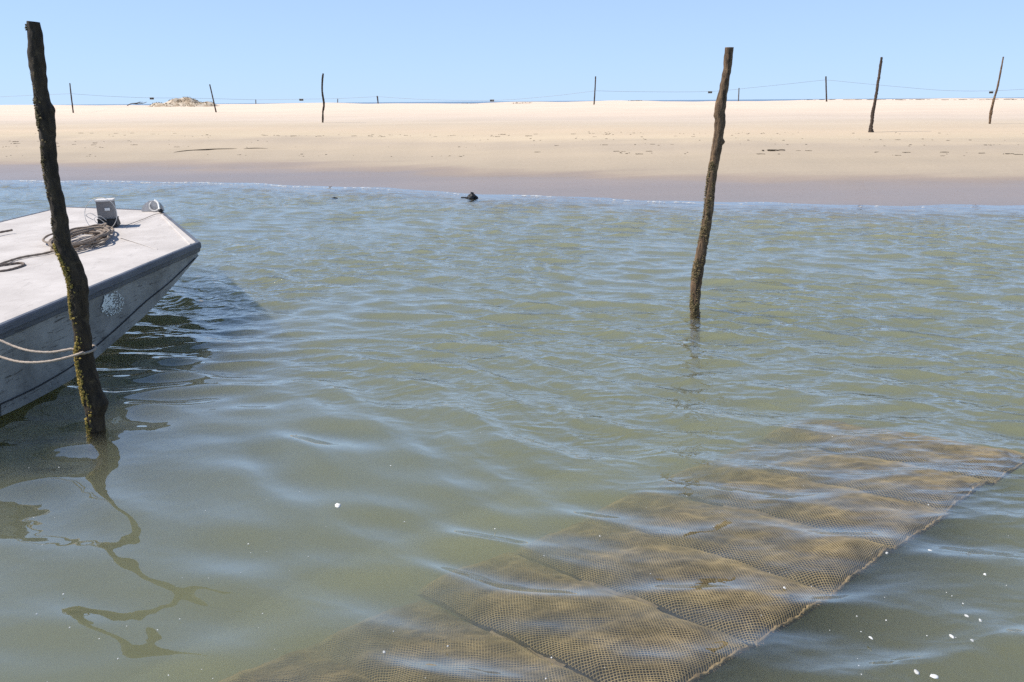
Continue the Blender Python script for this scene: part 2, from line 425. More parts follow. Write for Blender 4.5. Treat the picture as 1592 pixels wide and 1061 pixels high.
wo = grid_mesh('water', Xw + DX * inner, Yw + DY * inner, Zw + .004, M['water'], {'ripple': (np.clip(amp_r - .16, 0, 2) * (.25 + .75 * depth_f)).astype(np.float32)}, closed_bottom=-2.6)
wo['kind'] = 'structure'
del Zw, DX, DY, Xp, Yp, s_, c_, ph

# ------------------------------------------------------------------ wooden posts
def post(name, px_pts, Y, label, cat, matl, sub=-1.65, seg=22, rough=.10, seed=0, group=None, knobs=(), bend=True):
    """px_pts: (x, y, width) down the photo's silhouette, all at distance Y"""
    pts, rad = [], []
    for (x, y, wd) in px_pts:
        p = at_y(x, y, Y); d = math.sqrt(p[0] ** 2 + p[1] ** 2 + (p[2] - H) ** 2)
        pts.append(Vector(p)); rad.append(wd * (Y / math.cos(0)) / F / 2 * (d / Y) ** .3)
    dirv = (pts[-1] - pts[-2]); dirv.normalize()
    if sub is not None:
        kk = (pts[-1].z - sub) / max(.3, -dirv.z); pts.append(pts[-1] + dirv * kk); rad.append(rad[-1] * 1.0)
    P = smooth_path(pts, 14); rr_ = np.interp(np.linspace(0, len(rad) - 1, len(P)), range(len(rad)), rad)
    # resample densely
    Q, QR = [], []
    for i in range(len(P) - 1):
        ln = (P[i + 1] - P[i]).length; n = max(1, int(ln / .016))
        for s_ in range(n): Q.append(P[i].lerp(P[i + 1], s_ / n)); QR.append(rr_[i] + (rr_[i + 1] - rr_[i]) * s_ / n)
    Q.append(P[-1]); QR.append(rr_[-1])
    V, Fc = tube(Q, QR, seg)
    nV = []
    for i, v in enumerate(V):
        c_ = Q[i // seg]; r_ = QR[i // seg]; d = (Vector(v) - c_)
        q = Vector((v[0] * 9 + seed, v[1] * 9, v[2] * 3.2)); q2 = Vector((v[0] * 34 + seed, v[1] * 34, v[2] * 17))
        k = 1 + rough * 1.6 * noise.noise(q) + rough * 1.5 * noise.noise(q2)
        for (kx, ky, kr, kd) in knobs:
            kp = Vector(at_y(kx, ky, Y)); dd = (Vector(v) - kp).length
            if dd < kr: k += kd * (1 - dd / kr) ** 1.5
        nV.append(c_ + d * k)
    base = Q[-1] if sub is None else pts[-2]
    org = Vector((base.x, base.y, base.z))
    root = empty(name, org, label=label, cat=cat, group=group)
    mobj('trunk', local(nV, org), Fc, matl, root, smooth=True)
    return root, Q, QR, org
LP = [(52, 34, 17), (54, 55, 19), (57, 91, 21), (61, 120, 19.5), (65, 151, 20), (70, 176, 22), (72, 190, 22), (74, 218, 20), (77.5, 250, 20), (82, 280, 20), (90, 325, 20.5),
      (95, 361, 22), (100, 385, 22), (111, 410, 25.5), (120, 436, 25), (122.5, 464, 24), (124, 494, 22.5), (129, 521, 23), (131, 543, 24.5), (134, 567, 25), (139, 594, 26), (145, 618, 28), (148, 640, 28), (150, 668, 25)]
yL = at_z(150, 668, 0)[1]
pL, QL, RL, oL = post('mooring_post', LP, yL, 'tall crooked dark post with ochre growth in front of the grey boat', 'post', M['bark'], seed=3, rough=.12,
                      knobs=[(162, 628, .10, .55), (80, 172, .06, .3), (121, 405, .09, .15)])
MP = [(1134, 74, 12.5), (1131, 108, 12.5), (1125, 142, 13), (1120, 168, 14.5), (1119, 194, 15.5), (1116, 220, 15), (1110, 251, 14), (1104.5, 290, 13.5), (1101.5, 329, 14), (1096, 363, 14.5),
      (1088.5, 402, 16), (1083, 437, 16.5), (1081, 476, 15.5), (1081, 489, 15)]
yM = at_z(1082, 487, 0)[1]
pM, QM, RM, oM = post('mooring_post', MP, yM, 'knotty brown post standing alone in open water right of centre', 'post', M['bark_brown'], seed=9, rough=.12,
                      knobs=[(1126, 221, .05, .75), (1112, 180, .06, .2)])
def growth(Q, QR, org, root, side, zlo, zhi, n, size, name, matl, seed, spread=1.0):
    """clumps of weed and barnacle clinging to one side of a post"""
    rr = random.Random(seed); mb = MB(); c = 0
    cand = [i for i, q in enumerate(Q) if zlo < q.z < zhi]
    for _ in range(n * 3):
        i = rr.choice(cand); q = Q[i]; a = side + rr.gauss(0, spread)
        z = q.z
        if noise.noise(Vector((math.cos(a) * 1.2 + seed, math.sin(a) * 1.2, z * 4.5))) < -.06: continue
        d = Vector((math.cos(a), math.sin(a), 0)); p = q + d * (QR[i] * 1.03); s_ = size * rr.uniform(.4, 1.25)
        if rr.random() < .5: mb.add(blob(p, s_, rr.random(), 5, 4, .8, .5))
        else:
            t1 = Vector((-d.y, d.x, rr.uniform(-1, 1))).normalized(); tip = p + d * s_ * 1.3 + Vector((0, 0, -s_ * rr.uniform(.2, 2)))
            mb.add(([p - t1 * s_ * .5, p + t1 * s_ * .5, tip, p + Vector((0, 0, s_ * .8))], [(0, 1, 2), (0, 2, 3), (1, 3, 2), (0, 3, 1)]))
        c += 1
        if c > n: break
    mb.build(name, matl, root, origin=org)
growth(QL, RL, oL, pL, R(205), -.1, 1.45, 2000, .0105, 'algae', M['algae'], 4, .42)
growth(QL, RL, oL, pL, R(215), .9, 2.9, 900, .0065, 'moss', M['algae_green'], 5, .45)
growth(QM, RM, oM, pM, R(215), -.1, 1.75, 1700, .0085, 'algae', M['algae_green'], 6, .8)

def sand_pole(pts, label, name='wooden_pole', matl=None, group='poles standing up on the sandbank', Y=None, rough=.10, seg=10, seed=0, knobs=(), depth=None):
    x0, y0, _ = pts[-1]
    if Y is None:
        g = ground_at(x0, y0); Y = g[1]
    sub = float(ground_z(at_y(x0, y0, Y)[0], Y)) - .3
    return post(name, pts, Y, label, 'pole', matl or M['pole_wood'], sub=sub, seg=seg, rough=rough, seed=seed, group=group, knobs=knobs)
sand_pole([(1370.4, 89, 2.8), (1368, 110, 3.6), (1364, 137, 3.8), (1360, 160, 4.2), (1357, 175, 4.8), (1355.5, 190, 5), (1354, 200, 5), (1354, 206, 7.5)], 'gnarled dark pole on the sand with a swollen knot at its foot and long shadow', rough=.2, seg=14, seed=2)
sand_pole([(1560, 88.5, 1.8), (1555, 115, 2.2), (1550, 139, 2.4), (1544, 160, 3.2), (1540.5, 176, 4), (1538.5, 193, 2.6)], 'thin leaning pole at far right of the sandbank, brown at its foot', rough=.15, seg=12, seed=4, matl=M['bark_brown'])
sand_pole([(502.5, 114.5, 2.4), (501, 128, 2.6), (501, 143, 2.6), (503.5, 162, 3.0), (502, 175, 2.7), (501.7, 191, 2.7)], 'wavy black pole on the sand, tallest of those left of centre', rough=.15, seed=5, matl=M['bark'])
sand_pole([(108.5, 129.5, 1.5), (111, 152, 1.8), (114, 176, 1.9)], 'straight thin pole on the sand just right of the tall crooked post', seed=6)
sand_pole([(326, 131.5, 1.7), (331, 153, 1.9), (336, 175, 2.0)], 'thin pole leaning left on the sand beside the low dune', seed=7)
def far_pole(pts, Y, label, seed): return sand_pole(pts, label, Y=Y, seed=seed, group='poles standing up on the sandbank', matl=M['grey_pole'] if pts[0][2] < 1.6 else M['pole_wood'])
far_pole([(397.6, 155, 1.3), (398, 169, 1.3)], 150, 'short far pole on the crest between the low dune and wavy black pole', 8)
far_pole([(525, 154, 1.3), (525, 168, 1.3)], 150, 'short faint pole on the crest just right of the wavy black pole', 9)
far_pole([(586.5, 149.5, 2.4), (587.5, 158, 1.8), (588.5, 168, 1.9)], 130, 'short dark far pole with a thicker head near the centre left crest', 10)
far_pole([(926, 119, 1.9), (925, 140, 1.9), (923.6, 162, 2)], 85, 'straight upright pole on the crest left of the knotty brown post', 11)
far_pole([(1149, 137, 1.5), (1148, 157, 1.6)], 130, 'short far pole on the crest just right of the knotty brown post', 12)
far_pole([(1284, 119, 2.0), (1284.4, 136, 2.0), (1285, 156, 2.2)], 88, 'straight far pole carrying the cable left of the gnarled pole', 13)

# ------------------------------------------------------------------ overhead cable with marker plates
def cable(pts, label):
    P = [Vector(at_y(x, y, Y)) for x, y, Y in pts]
    c = smooth_path(P, 10)
    V, Fc = tube(c, [max(.008, .00015 * p.y) for p in c], 5)
    o = mobj('cable', local(V, c[0]), Fc, M['cable'], smooth=True, loc=c[0])
    tag(o, label, 'cable', 'spans of cable strung over the sandbank')
cable([(-160, 158, 95), (-60, 155, 92), (0, 151, 88), (60, 148, 80), (110, 146, 75.5)], 'sagging cable left of the straight thin pole at far left')
cable([(110, 146, 75.5), (170, 150, 95), (236, 152.5, 110), (300, 153, 125), (398, 155.5, 149)], 'cable passing above the low dune')
cable([(398, 155.5, 149), (468, 154.5, 140), (525, 153.5, 135), (587, 150.5, 129.5)], 'cable behind the wavy black pole on the left')
cable([(587, 150.5, 129.5), (660, 155, 120), (765, 156.3, 108), (850, 150.5, 95), (925.6, 141.5, 84.8)], 'long sagging cable over the centre crest')
cable([(925.6, 141.5, 84.8), (1000, 143, 86), (1103, 142.5, 88), (1180, 135.5, 88), (1284, 124.5, 87.8)], 'cable passing behind the knotty brown post')
cable([(1284, 124.5, 87.8), (1340, 130, 87), (1400, 135.5, 86), (1470, 141, 86), (1541, 141.5, 86), (1620, 137, 86), (1720, 128, 86)], 'cable descending behind the gnarled pole on the right')
for i, (x, y, Y, lb) in enumerate([(236, 153.5, 110, 'small dark marker plate hanging above the low dune'), (468.5, 155.5, 140, 'small marker plate left of the wavy black pole'),
                                   (765, 156.7, 108, 'small marker plate hanging over the centre crest'), (1104, 143.8, 88, 'small marker plate just left of the knotty brown post'),
                                   (1541, 144, 86, 'small marker plate by the thin leaning pole at far right')]):
    p = at_y(x, y, Y); s_ = Y / F
    root = empty('marker_plate', p, label=lb, cat='marker', group='marker plates hung on the cable')
    mb = MB().add(box((-1.6 * s_, 0, 0), (1.4 * s_, .02, 1.15 * s_))); mb.build('panel', M['plate_dark'], root)
    mb = MB().add(box((1.5 * s_, 0, 0), (1.5 * s_, .02, 1.15 * s_))); mb.build('panel', M['plate_dark'], root)
    mb = MB().add(box((0, .01, 1.35 * s_), (3.2 * s_, .02, .22 * s_))).add(box((0, .01, -1.35 * s_), (3.0 * s_, .02, .2 * s_))); mb.build('frame', M['plate_light'], root)

# ------------------------------------------------------------------ dunes on the crest, driftwood, wrack
def dune(px, py, wpx, hpx, Y, seed, label):
    c = at_y(px, py, Y); W_ = wpx * Y / F; Hh = hpx * Y / F
    n = 60; X = np.linspace(-.5, .5, n); XX, YY = np.meshgrid(X, X)
    prof = np.clip(1 - (np.abs(XX * 2)) ** 2.2, 0, 1) ** .8 * np.clip(1 - (np.abs(YY * 2)) ** 2, 0, 1)
    nz = np.array([[noise.noise(Vector((a * 6 + seed, b * 6, 0))) + .22 * noise.noise(Vector((a * 18 + seed, b * 18, 3))) for a in X] for b in X])
    Z = prof * Hh * (.85 + .45 * nz) - .25
    gz = float(ground_z(c[0], Y + W_ * .2))
    o = grid_mesh('dune', c[0] + XX * W_, Y + YY * W_ * .6, gz + Z, M['dune']); o['kind'] = 'structure'
    rr = random.Random(seed); mb = MB()
    for _ in range(int(wpx * 9)):
        i = rr.randrange(4, n - 4); j = rr.randrange(4, n - 4)
        if noise.noise(Vector((X[i] * 7 + seed + 5, X[j] * 7, 0))) < .05 or prof[j, i] < .15: continue
        b_ = Vector((c[0] + XX[j, i] * W_ + rr.uniform(-.15, .15), Y + YY[j, i] * W_ * .6, gz + Z[j, i] - .02)); hgt = rr.uniform(.08, .22)
        t_ = b_ + Vector((rr.uniform(-.15, .15), 0, hgt))
        mb.add(([b_ + Vector((-.05, 0, 0)), b_ + Vector((.05, 0, 0)), t_, b_ + Vector((0, .06, 0))], [(0, 1, 2), (1, 3, 2), (3, 0, 2)]))
    mb.build('dune_grass', M['grass'])['kind'] = 'stuff'
dune(285, 163, 106, 14, 100, 3, '')
dune(812, 163, 40, 3.2, 100, 8, '')
dune(725, 163, 60, 2.0, 105, 12, '')
mb = MB()
for pl in ([(198, 164.5), (204, 161.5), (212, 160.5), (222, 159)], [(206, 161), (215, 161.8), (224, 160.5), (228, 158.8)], [(212, 161), (218, 158.6)]):
    c = smooth_path([Vector(at_y(x, y, 95)) for x, y in pl], 5); mb.add(tube(c, np.linspace(.06, .025, len(c)), 5))
org = at_y(205, 164, 95); o = mb.build('driftwood_branch', M['pole_wood'], origin=org, loc=org); tag(o, 'bare driftwood branch lying left of the low dune', 'branch')

for pl, w_ in (([(270, 237.6), (285, 235.6), (305, 234.2), (335, 232.8), (368, 231.8)], .05), ([(378, 231.9), (395, 231.5), (416, 231.6)], .03)):  # low dark ridges: the shade of the eroded step is put into their colour
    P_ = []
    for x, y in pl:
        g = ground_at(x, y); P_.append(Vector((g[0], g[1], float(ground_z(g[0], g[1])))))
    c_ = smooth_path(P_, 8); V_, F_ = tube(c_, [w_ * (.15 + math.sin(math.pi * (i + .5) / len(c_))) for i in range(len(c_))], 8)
    mobj('scarp_shade_ridge', [(x, y, z - (z - c_[i // 8].z) * .35) for i, (x, y, z) in enumerate(V_)], F_, M['seaweed'], smooth=True)['kind'] = 'structure'
rr = random.Random(5)
wrack_mesh = []
for k in range(5):
    mb = MB()
    for j in range(7):
        a = rr.uniform(0, 6.28); l_ = rr.uniform(.05, .16); c0 = Vector((rr.uniform(-.1, .1), rr.uniform(-.05, .05), .012))
        pts = [c0 + Vector((math.cos(a) * l_ * t_ + rr.uniform(-.01, .01), math.sin(a) * l_ * t_ * .6, .01 * math.sin(t_ * 3))) for t_ in (0, .4, .7, 1)]
        mb.add(tube(pts, .012, 5))
    mb.add(blob((0, 0, .01), .045, k, 7, 5, .4, .5))
    me = bpy.data.meshes.new('seaweed_clump'); me.from_pydata(mb.v, [], mb.f); me.materials.append(M['seaweed']); wrack_mesh.append(me)
def wrack(px, py, sx, k, label, group):
    g = ground_at(px, py)
    if g is None: return
    o = bpy.data.objects.new('seaweed_clump', wrack_mesh[k % 5]); col.objects.link(o)
    o.location = (g[0], g[1], float(ground_z(g[0], g[1])) - .004); o.scale = (sx, sx * .55, sx * .6); o.rotation_euler = (0, 0, rr.uniform(-.5, .5))
    tag(o, label, 'seaweed', group)
lo = [(1199, 235, 2.6), (1184, 240, 1), (1241, 235, .7), (1256, 235, .9), (1361, 237.5, 1), (1393, 242, .8), (1410, 237.5, 1), (1468, 237.5, 1.2), (1465, 243, .7), (1523, 239, 1.1), (1566, 240, 1.2), (1584, 241, 1),
      (1474, 219, .8), (1395, 218, .8), (955, 236, 1), (967, 236, .7), (995, 240, 1), (1009, 236, 1), (891, 209, .9), (921, 208, .6), (942, 209.5, .9), (925, 213, .6), (1078, 213, .7), (1050, 212, .6),
      (21, 221, 1.4), (23, 224, 1.2), (86, 222, 1), (88, 224, 1), (147, 223, 1.2), (143, 226, 1), (208, 226, 1.1), (116, 225, .7), (276, 229, .8), (205, 207.5, .8), (270, 208, .8), (237, 209, .7), (127, 207.5, 1), (143, 207.5, .9), (180, 208, .8),
      (407, 210.5, .9), (412, 211, .9), (457, 212, 1), (497, 212, 1), (550, 212, 1), (573, 212, 1), (593, 213, 1), (632, 211, .8), (677, 213, .7), (705, 211, .7), (779, 209.5, 1.2), (771, 213, 1), (823, 212, 1.1), (833, 209, .8), (835, 237, .9), (1012, 225, .8), (938, 226, .9), (866, 227, .7), (1045, 225, .6)]
for i, (x, y, s_) in enumerate(lo):
    wrack(x, y, s_, i, 'small dark clump of dried seaweed on the open sand', 'small seaweed clumps scattered over the sand')
for i in range(46):
    x = 985 + i * 13.5 + rr.uniform(-5, 5); y = 157.4 - (x - 800) * .0030 + rr.uniform(-.3, .5)
    wrack(x, y, rr.uniform(1.5, 4.2), i, 'dark clump of wrack lying along the top of the sandbank', 'wrack line along the crest of the sandbank')
# faint rows of footprints and shell specks
mb = MB()
for i in range(300):
    row = rr.choice((0, 0, 1, 2, 3)); x = rr.uniform(-10, 1600)
    y = (209, 218, 226.5, 240)[row] + rr.gauss(0, 1.3) + (2 if x < 800 else -1)
    if noise.noise(Vector((x * .012, row * 7.1, 0))) < -.1: continue
    g = ground_at(x, y); mb.add(blob((g[0], g[1], float(ground_z(g[0], g[1]))), rr.uniform(.02, .055), i, 6, 4, .3, .4))
mb.build('sand_debris', M['seaweed'])['kind'] = 'stuff'

# drifting stump and stick by the shore, small dark rock
def on_water(px, py, z=0.0): return Vector(at_z(px, py, z))
c = on_water(733, 309)
root = empty('driftwood_stump', c, label='black stump of driftwood awash near the shore with a stick pointing left', cat='driftwood')
mb = MB(); mb.add(blob((0, 0, .02), .15, 3, 10, 8, .75, .35)); mb.add(blob((.02, 0, .12), .07, 5, 8, 6, 1.0, .4)); mb.add(blob((.14, .02, .01), .08, 6, 8, 6, .7, .4)); mb.add(blob((-.1, 0, .03), .06, 7, 8, 6, .8, .4))
mb.build('stump', M['black_rubber'], root)
mb = MB().add(tube([Vector((-.34, 0, .035)), Vector((-.2, .01, .03)), Vector((-.02, .02, .015))], [.018, .02, .022], 8)); mb.build('stick', M['black_rubber'], root)
root.scale = (.8, .8, .85)
c = on_water(519, 309); mb = MB().add(blob((0, 0, .005), .09, 12, 9, 6, .35, .4)).add(blob((.07, 0, 0), .05, 13, 9, 6, .4, .4))
o = mb.build('rock', M['black_rubber'], loc=c); tag(o, 'small dark rock barely showing above the water on the left', 'rock')

# ------------------------------------------------------------------ foam along the shore and flecks adrift
mb = MB(); rr = random.Random(9)
for i in range(900):
    x = rr.uniform(-22, 16); dens = .5 + noise.noise(Vector((x * .9, 0, 0))) * 1.1 + (.3 if x < -6 else 0) - (.15 if x > 7 else 0)
    if x > -4.5: dens -= .33
    if rr.random() > dens: continue
    y = float(yshore(x)) - .24 + rr.gauss(0, .05) + .1 * math.sin(x * 2.3) + .12 * noise.noise(Vector((x * .7, 5, 0)))
    s_ = rr.uniform(.005, .014); lx = rr.uniform(1.2, 6.5)
    mb.add(([(x + s_ * lx * a, y + s_ * b_, .012 + hgt) for a, b_, hgt in ((-1, 0, 0), (-.4, -1, 0), (.7, -.8, 0), (1, .1, 0), (.3, 1, 0), (-.6, .8, 0), (0, 0, s_ * .9))], [(0, 1, 6), (1, 2, 6), (2, 3, 6), (3, 4, 6), (4, 5, 6), (5, 0, 6)]))
mb.build('shore_foam', M['foam'])['kind'] = 'stuff'
mb = MB()
for i in range(95):
    x, y = rr.uniform(0, 1592), 620 + 441 * rr.random() ** .8
    if i < 20: x, y = rr.uniform(1180, 1592), rr.uniform(860, 1061)
    p = on_water(x, y, .004); s_ = rr.choice((.0018, .0025, .003, .0042)) if i > 4 else .008
    mb.add(blob(p, s_, i, 6, 4, .5, .4))
mb.build('foam_flecks', M['foam'])['kind'] = 'stuff'
shells = [(525, 786, .021, 'round white shell floating alone in the smooth water near bottom left'), (1480, 990, .011, 'pale oval fleck adrift right of the netting, upper of the lower right group'), (1425, 1045, .013, 'white scrap of foam near the bottom edge at right, left of a pair'),
          (1453, 1052, .016, 'larger white scrap of foam near the bottom edge at right'), (1354, 992, .009, 'small white fleck adrift between the netting corner and the lower right'), (1446, 856, .009, 'small pale fleck just right of the upper netting edge'),
          (597, 1014, .008, 'white speck floating over the lower left netting'), (1503, 958, .010, 'slanted pale scrap of foam at far right')]
for i, (x, y, s_, lb) in enumerate(shells):
    p = on_water(x, y, .006); mb = MB().add(blob((0, 0, 0), s_, 50 + i, 9, 6, .35, .22)); o = mb.build('foam_scrap' if i else 'floating_shell', M['shell'] if i == 0 else M['foam'], smooth=True, loc=p)
    o.rotation_euler = (0, 0, rr.uniform(0, 3)); o.scale = (1.25, .8, 1); tag(o, lb, 'shell' if i == 0 else 'foam')

# ------------------------------------------------------------------ oyster bags under the surface
def bag_meshes(seed):
    Wd, Ln = .66, 1.66; cell = .017
    rr = random.Random(seed)
    def surf(u, v, off=0.0):           # u across 0..1, v along 0..1
        eu = max(0.0, 1 - abs(2 * u - 1) ** 3.2); ev = max(0.0, 1 - abs(2 * v - 1) ** 9)
        x = (u - .5) * Wd; y = v * Ln
        z = .068 * (eu ** .75) * (ev ** .5) + .024 * noise.noise(Vector((x * 5 + seed * 3, y * 4, 0))) + .009 * noise.noise(Vector((x * 14, y * 14 + seed, 2))) + off
        x += .012 * noise.noise(Vector((x * 3, y * 3, seed + 9))); y += .012 * noise.noise(Vector((x * 3, y * 3, seed + 19))) - .15 * x
        return Vector((x, y, z))
    nu = int(Wd / cell); nv = int(Ln / (cell * .62))
    V, Fc = [], []
    P = {}
    for j in range(nv + 1):
        for i in range(nu + 1):
            P[i, j] = surf(min(1, (i + (.5 if j % 2 else 0)) / nu), j / nv)
    hw = .00185
    def strand(a, b):
        d = (b - a); 
        if d.length < 1e-5: return
        d.normalize(); s_ = d.cross(Vector((0, 0, 1))).normalized() * hw; up = Vector((0, 0, hw * 1.1)); o_ = len(V)
        for p in (a, b): V.extend([tuple(p - s_), tuple(p + up), tuple(p + s_)])
        Fc.extend([(o_, o_ + 1, o_ + 4, o_ + 3), (o_ + 1, o_ + 2, o_ + 5, o_ + 4), (o_ + 2, o_, o_ + 3, o_ + 5)])
    for j in range(nv):
        for i in range(nu + 1):
            if j % 2 == 0:
                strand(P[i, j], P[i, j + 1])
                if i > 0: strand(P[i, j], P[i - 1, j + 1])
            else:
                strand(P[i, j], P[i, j + 1])
                if i < nu: strand(P[i, j], P[i + 1, j + 1])
    net = bpy.data.meshes.new('netting'); net.from_pydata(V, [], Fc); net.materials.append(M['netting'])
    # oyster mass: rough lumps just beneath the net, closed underneath
    a, b_ = 46, 100; V2, F2 = [], []
    for j in range(b_ + 1):
        for i in range(a + 1):
            u, v = i / a, j / b_
            p = surf(u, v, -.012)
            k = noise.cell(Vector((p.x * 22 + 50, p.y * 22 + 50, seed)))
            p.z += .010 * k - .006 + .012 * noise.noise(Vector((p.x * 26, p.y * 26, seed)))
            p.z = min(p.z, surf(u, v, -.004).z); V2.append(tuple(p))
    n1 = len(V2)
    for j in range(b_ + 1):
        for i in range(a + 1):
            u, v = i / a, j / b_
            eu = max(0.0, 1 - abs(2 * u - 1) ** 3.2); ev = max(0.0, 1 - abs(2 * v - 1) ** 9); x, y, z = V2[j * (a + 1) + i]
            V2.append((x, y, -.03 - .055 * eu * ev))
    for j in range(b_):
        for i in range(a):
            q = j * (a + 1) + i; F2.append((q, q + 1, q + a + 2, q + a + 1)); F2.append((n1 + q, n1 + q + a + 1, n1 + q + a + 2, n1 + q + 1))
    for i in range(a):
        F2.append((i, n1 + i, n1 + i + 1, i + 1)); q = b_ * (a + 1) + i; F2.append((q, q + 1, n1 + q + 1, n1 + q))
    for j in range(b_):
        q = j * (a + 1); F2.append((q, q + a + 1, n1 + q + a + 1, n1 + q)); q += a; F2.append((q, n1 + q, n1 + q + a + 1, q + a + 1))
    oy = bpy.data.meshes.new('oysters'); oy.from_pydata(V2, [], F2); oy.materials.append(M['oysters'])
    oy.polygons.foreach_set('use_smooth', [True] * len(oy.polygons))
    # rough closure bar folded over the near end
    mb = MB(); pts = [surf(u, 0, .004) + Vector((0, -.008, 0)) for u in np.linspace(.02, .98, 40)]
    Vt, Ft = tube(pts, [.007 + .006 * noise.noise(p * 40) for p in pts], 8)
    Vt = [Vector(v) + Vector((0, .006, .006)) * noise.noise(Vector(v) * 60) for v in Vt]; mb.add((Vt, Ft))
    for _ in range(60):
        p = surf(rr.random(), 0) + Vector((0, -.01, 0)); mb.add(([p, p + Vector((.006, 0, 0)), p + Vector((rr.uniform(-.02, .02), -rr.uniform(.008, .022), rr.uniform(-.01, .012)))], [(0, 1, 2)]))
    cl = bpy.data.meshes.new('closure_bar'); cl.from_pydata([tuple(v) for v in mb.v], [], mb.f); cl.materials.append(M['closure'])
    # flat strap along part of a side seam
    pts = [surf(.985, v, .012) + Vector((.008 * math.sin(v * 17), 0, 0)) for v in np.linspace(.3, .62, 26)]
    V3, F3 = [], []
    for p in pts: V3 += [(p.x - .012, p.y, p.z), (p.x + .014, p.y, p.z + .002), (p.x + .014, p.y, p.z - .003), (p.x - .012, p.y, p.z - .005)]
    for k in range(len(pts) - 1):
        for e in range(4): F3.append((k * 4 + e, k * 4 + (e + 1) % 4, k * 4 + 4 + (e + 1) % 4, k * 4 + 4 + e))
    F3 += [(3, 2, 1, 0), tuple(len(V3) - 4 + e for e in range(4))]
    stp = bpy.data.meshes.new('strap'); stp.from_pydata(V3, [], F3); stp.materials.append(M['strap'])
    return net, oy, cl, stp
sets = [bag_meshes(s_) for s_ in (1, 2, 3)]
names = ['nearest bag of netting, cut by the bottom edge and fading left into murk', 'second submerged bag of netting up from the bottom edge', 'third submerged bag of netting, with its tan edge at the lowest corner', 'fourth bag of netting up the row, its corner just above the lowest corner',
         'fifth bag of netting up the row, middle of the right hand edge', 'sixth bag of netting up the row, partly hidden by ripples', 'seventh bag of netting up the row, last but one before the far end', 'farthest bag of netting at the upper end of the row']
E0 = Vector((1.128, 2.932, 0)); ru = Vector((.80, .59, 0)).normalized(); lv = Vector((-.72, .69, 0)).normalized()
step = .665
for i in range(8):
    k = i - 2.5
    rb = random.Random(40 + i)
    pos = E0 + ru * (k + .0) * step + lv * rb.uniform(-.025, .025) + Vector((0, 0, -.075 - .012 * max(0, 2 - i) - .004 * i + rb.uniform(-.006, .006)))
    rowa = 0; a = math.atan2(lv.y, lv.x) - math.pi / 2 + rb.uniform(-.045, .045)
    tilt = -R(10.5 - i * .45 + rb.uniform(-.8, .8)) ; roll_ = R(rb.uniform(-1.6, 1.6) + 2.0)
    root = empty('oyster_bag', pos, label=names[i], cat='oyster bag', group='oyster bags laid side by side under the water')
    root.rotation_euler = (Matrix.Rotation(a, 4, 'Z') @ Matrix.Rotation(tilt, 4, 'X') @ Matrix.Rotation(roll_, 4, 'Y')).to_euler()
    net, oy, cl, stp = sets[i % 3]
    for nm, me in (('netting', net), ('oysters', oy), ('closure_bar', cl), ('strap', stp)):
        if nm == 'strap' and i not in (1, 2, 4): continue
        o = bpy.data.objects.new(nm, me); col.objects.link(o); o.parent = root

# murky silt drifting over the deep ends of the bags
m = bpy.data.materials.new('silt'); m.use_nodes = True; nt = m.node_tree; nt.nodes.clear(); mo = N(nt, 'ShaderNodeOutputMaterial')
va = N(nt, 'ShaderNodeVolumeScatter'); va.inputs['Color'].default_value = (.87, .875, .68, 1); va.inputs['Density'].default_value = 0.8
vb = N(nt, 'ShaderNodeVolumeAbsorption'); vb.inputs['Color'].default_value = (.44, .49, .16, 1); vb.inputs['Density'].default_value = 0.8
ad = N(nt, 'ShaderNodeAddShader'); L(nt, va.outputs[0], ad.inputs[0]); L(nt, vb.outputs[0], ad.inputs[1]); L(nt, ad.outputs[0], mo.inputs['Volume'])
sc0 = E0 + lv * 1.58 + ru * 1.0 + Vector((0, 0, -.42)); nu_, nv_ = 40, 16; V, Fc = [], []
for j in range(nv_ + 1):
    ph = math.pi * j / nv_
    for i in range(nu_):
        th = 2 * math.pi * i / nu_; n_ = 1 + .22 * noise.noise(Vector((math.cos(th) * 2, math.sin(th) * 2, ph)))
        V.append(sc0 + ru * (3.5 * n_ * math.sin(ph) * math.cos(th)) + lv * (.62 * n_ * math.sin(ph) * math.sin(th)) + Vector((0, 0, .36 * math.cos(ph))))
for j in range(nv_):
    for i in range(nu_): Fc.append((j * nu_ + i, (j + 1) * nu_ + i, (j + 1) * nu_ + (i + 1) % nu_, j * nu_ + (i + 1) % nu_))
mobj('silt_cloud', V, Fc, m, smooth=True)['kind'] = 'stuff'

# ------------------------------------------------------------------ the boat
def v3(p): return Vector((float(p[0]), float(p[1]), float(p[2])))
S0 = v3(at_z(0, 508, .745)); C1 = v3(at_z(312, 377, .81)); F1 = v3(at_z(252, 327.5, .84)); F2 = v3(at_z(98, 321.5, .84)); P1 = v3(at_z(0, 345, .79))
sdir = (S0 - C1) / (C1.y - S0.y)
SA = C1 + sdir * (C1.y - 4.75); PA = Vector((P1.x - .15, 4.75, .74))
outline = [SA, S0, C1, F1, F2, P1, PA]
def side_x(y): return C1.x + (y - C1.y) * (C1.x - S0.x) / (C1.y - S0.y)
def on_side(px, py, off=0.0):
    """point of the photo on the starboard side plate"""
    d = ray(px, py); m_ = (C1.x - S0.x) / (C1.y - S0.y)
    t_ = (C1.x - m_ * C1.y - .035 + off) / (d[0] - m_ * d[1]); return v3(CAMP + d * t_)
boat = empty('work_boat', (SA + PA) / 2 * 1.0, label='flat decked grey metal work boat with raked bow moored at the left edge', cat='boat')
borg = boat.location.copy()
cen = sum((p for p in outline), Vector()) / len(outline)
def inset(p, d): q = cen - p; q.z = 0; return p + q.normalized() * d
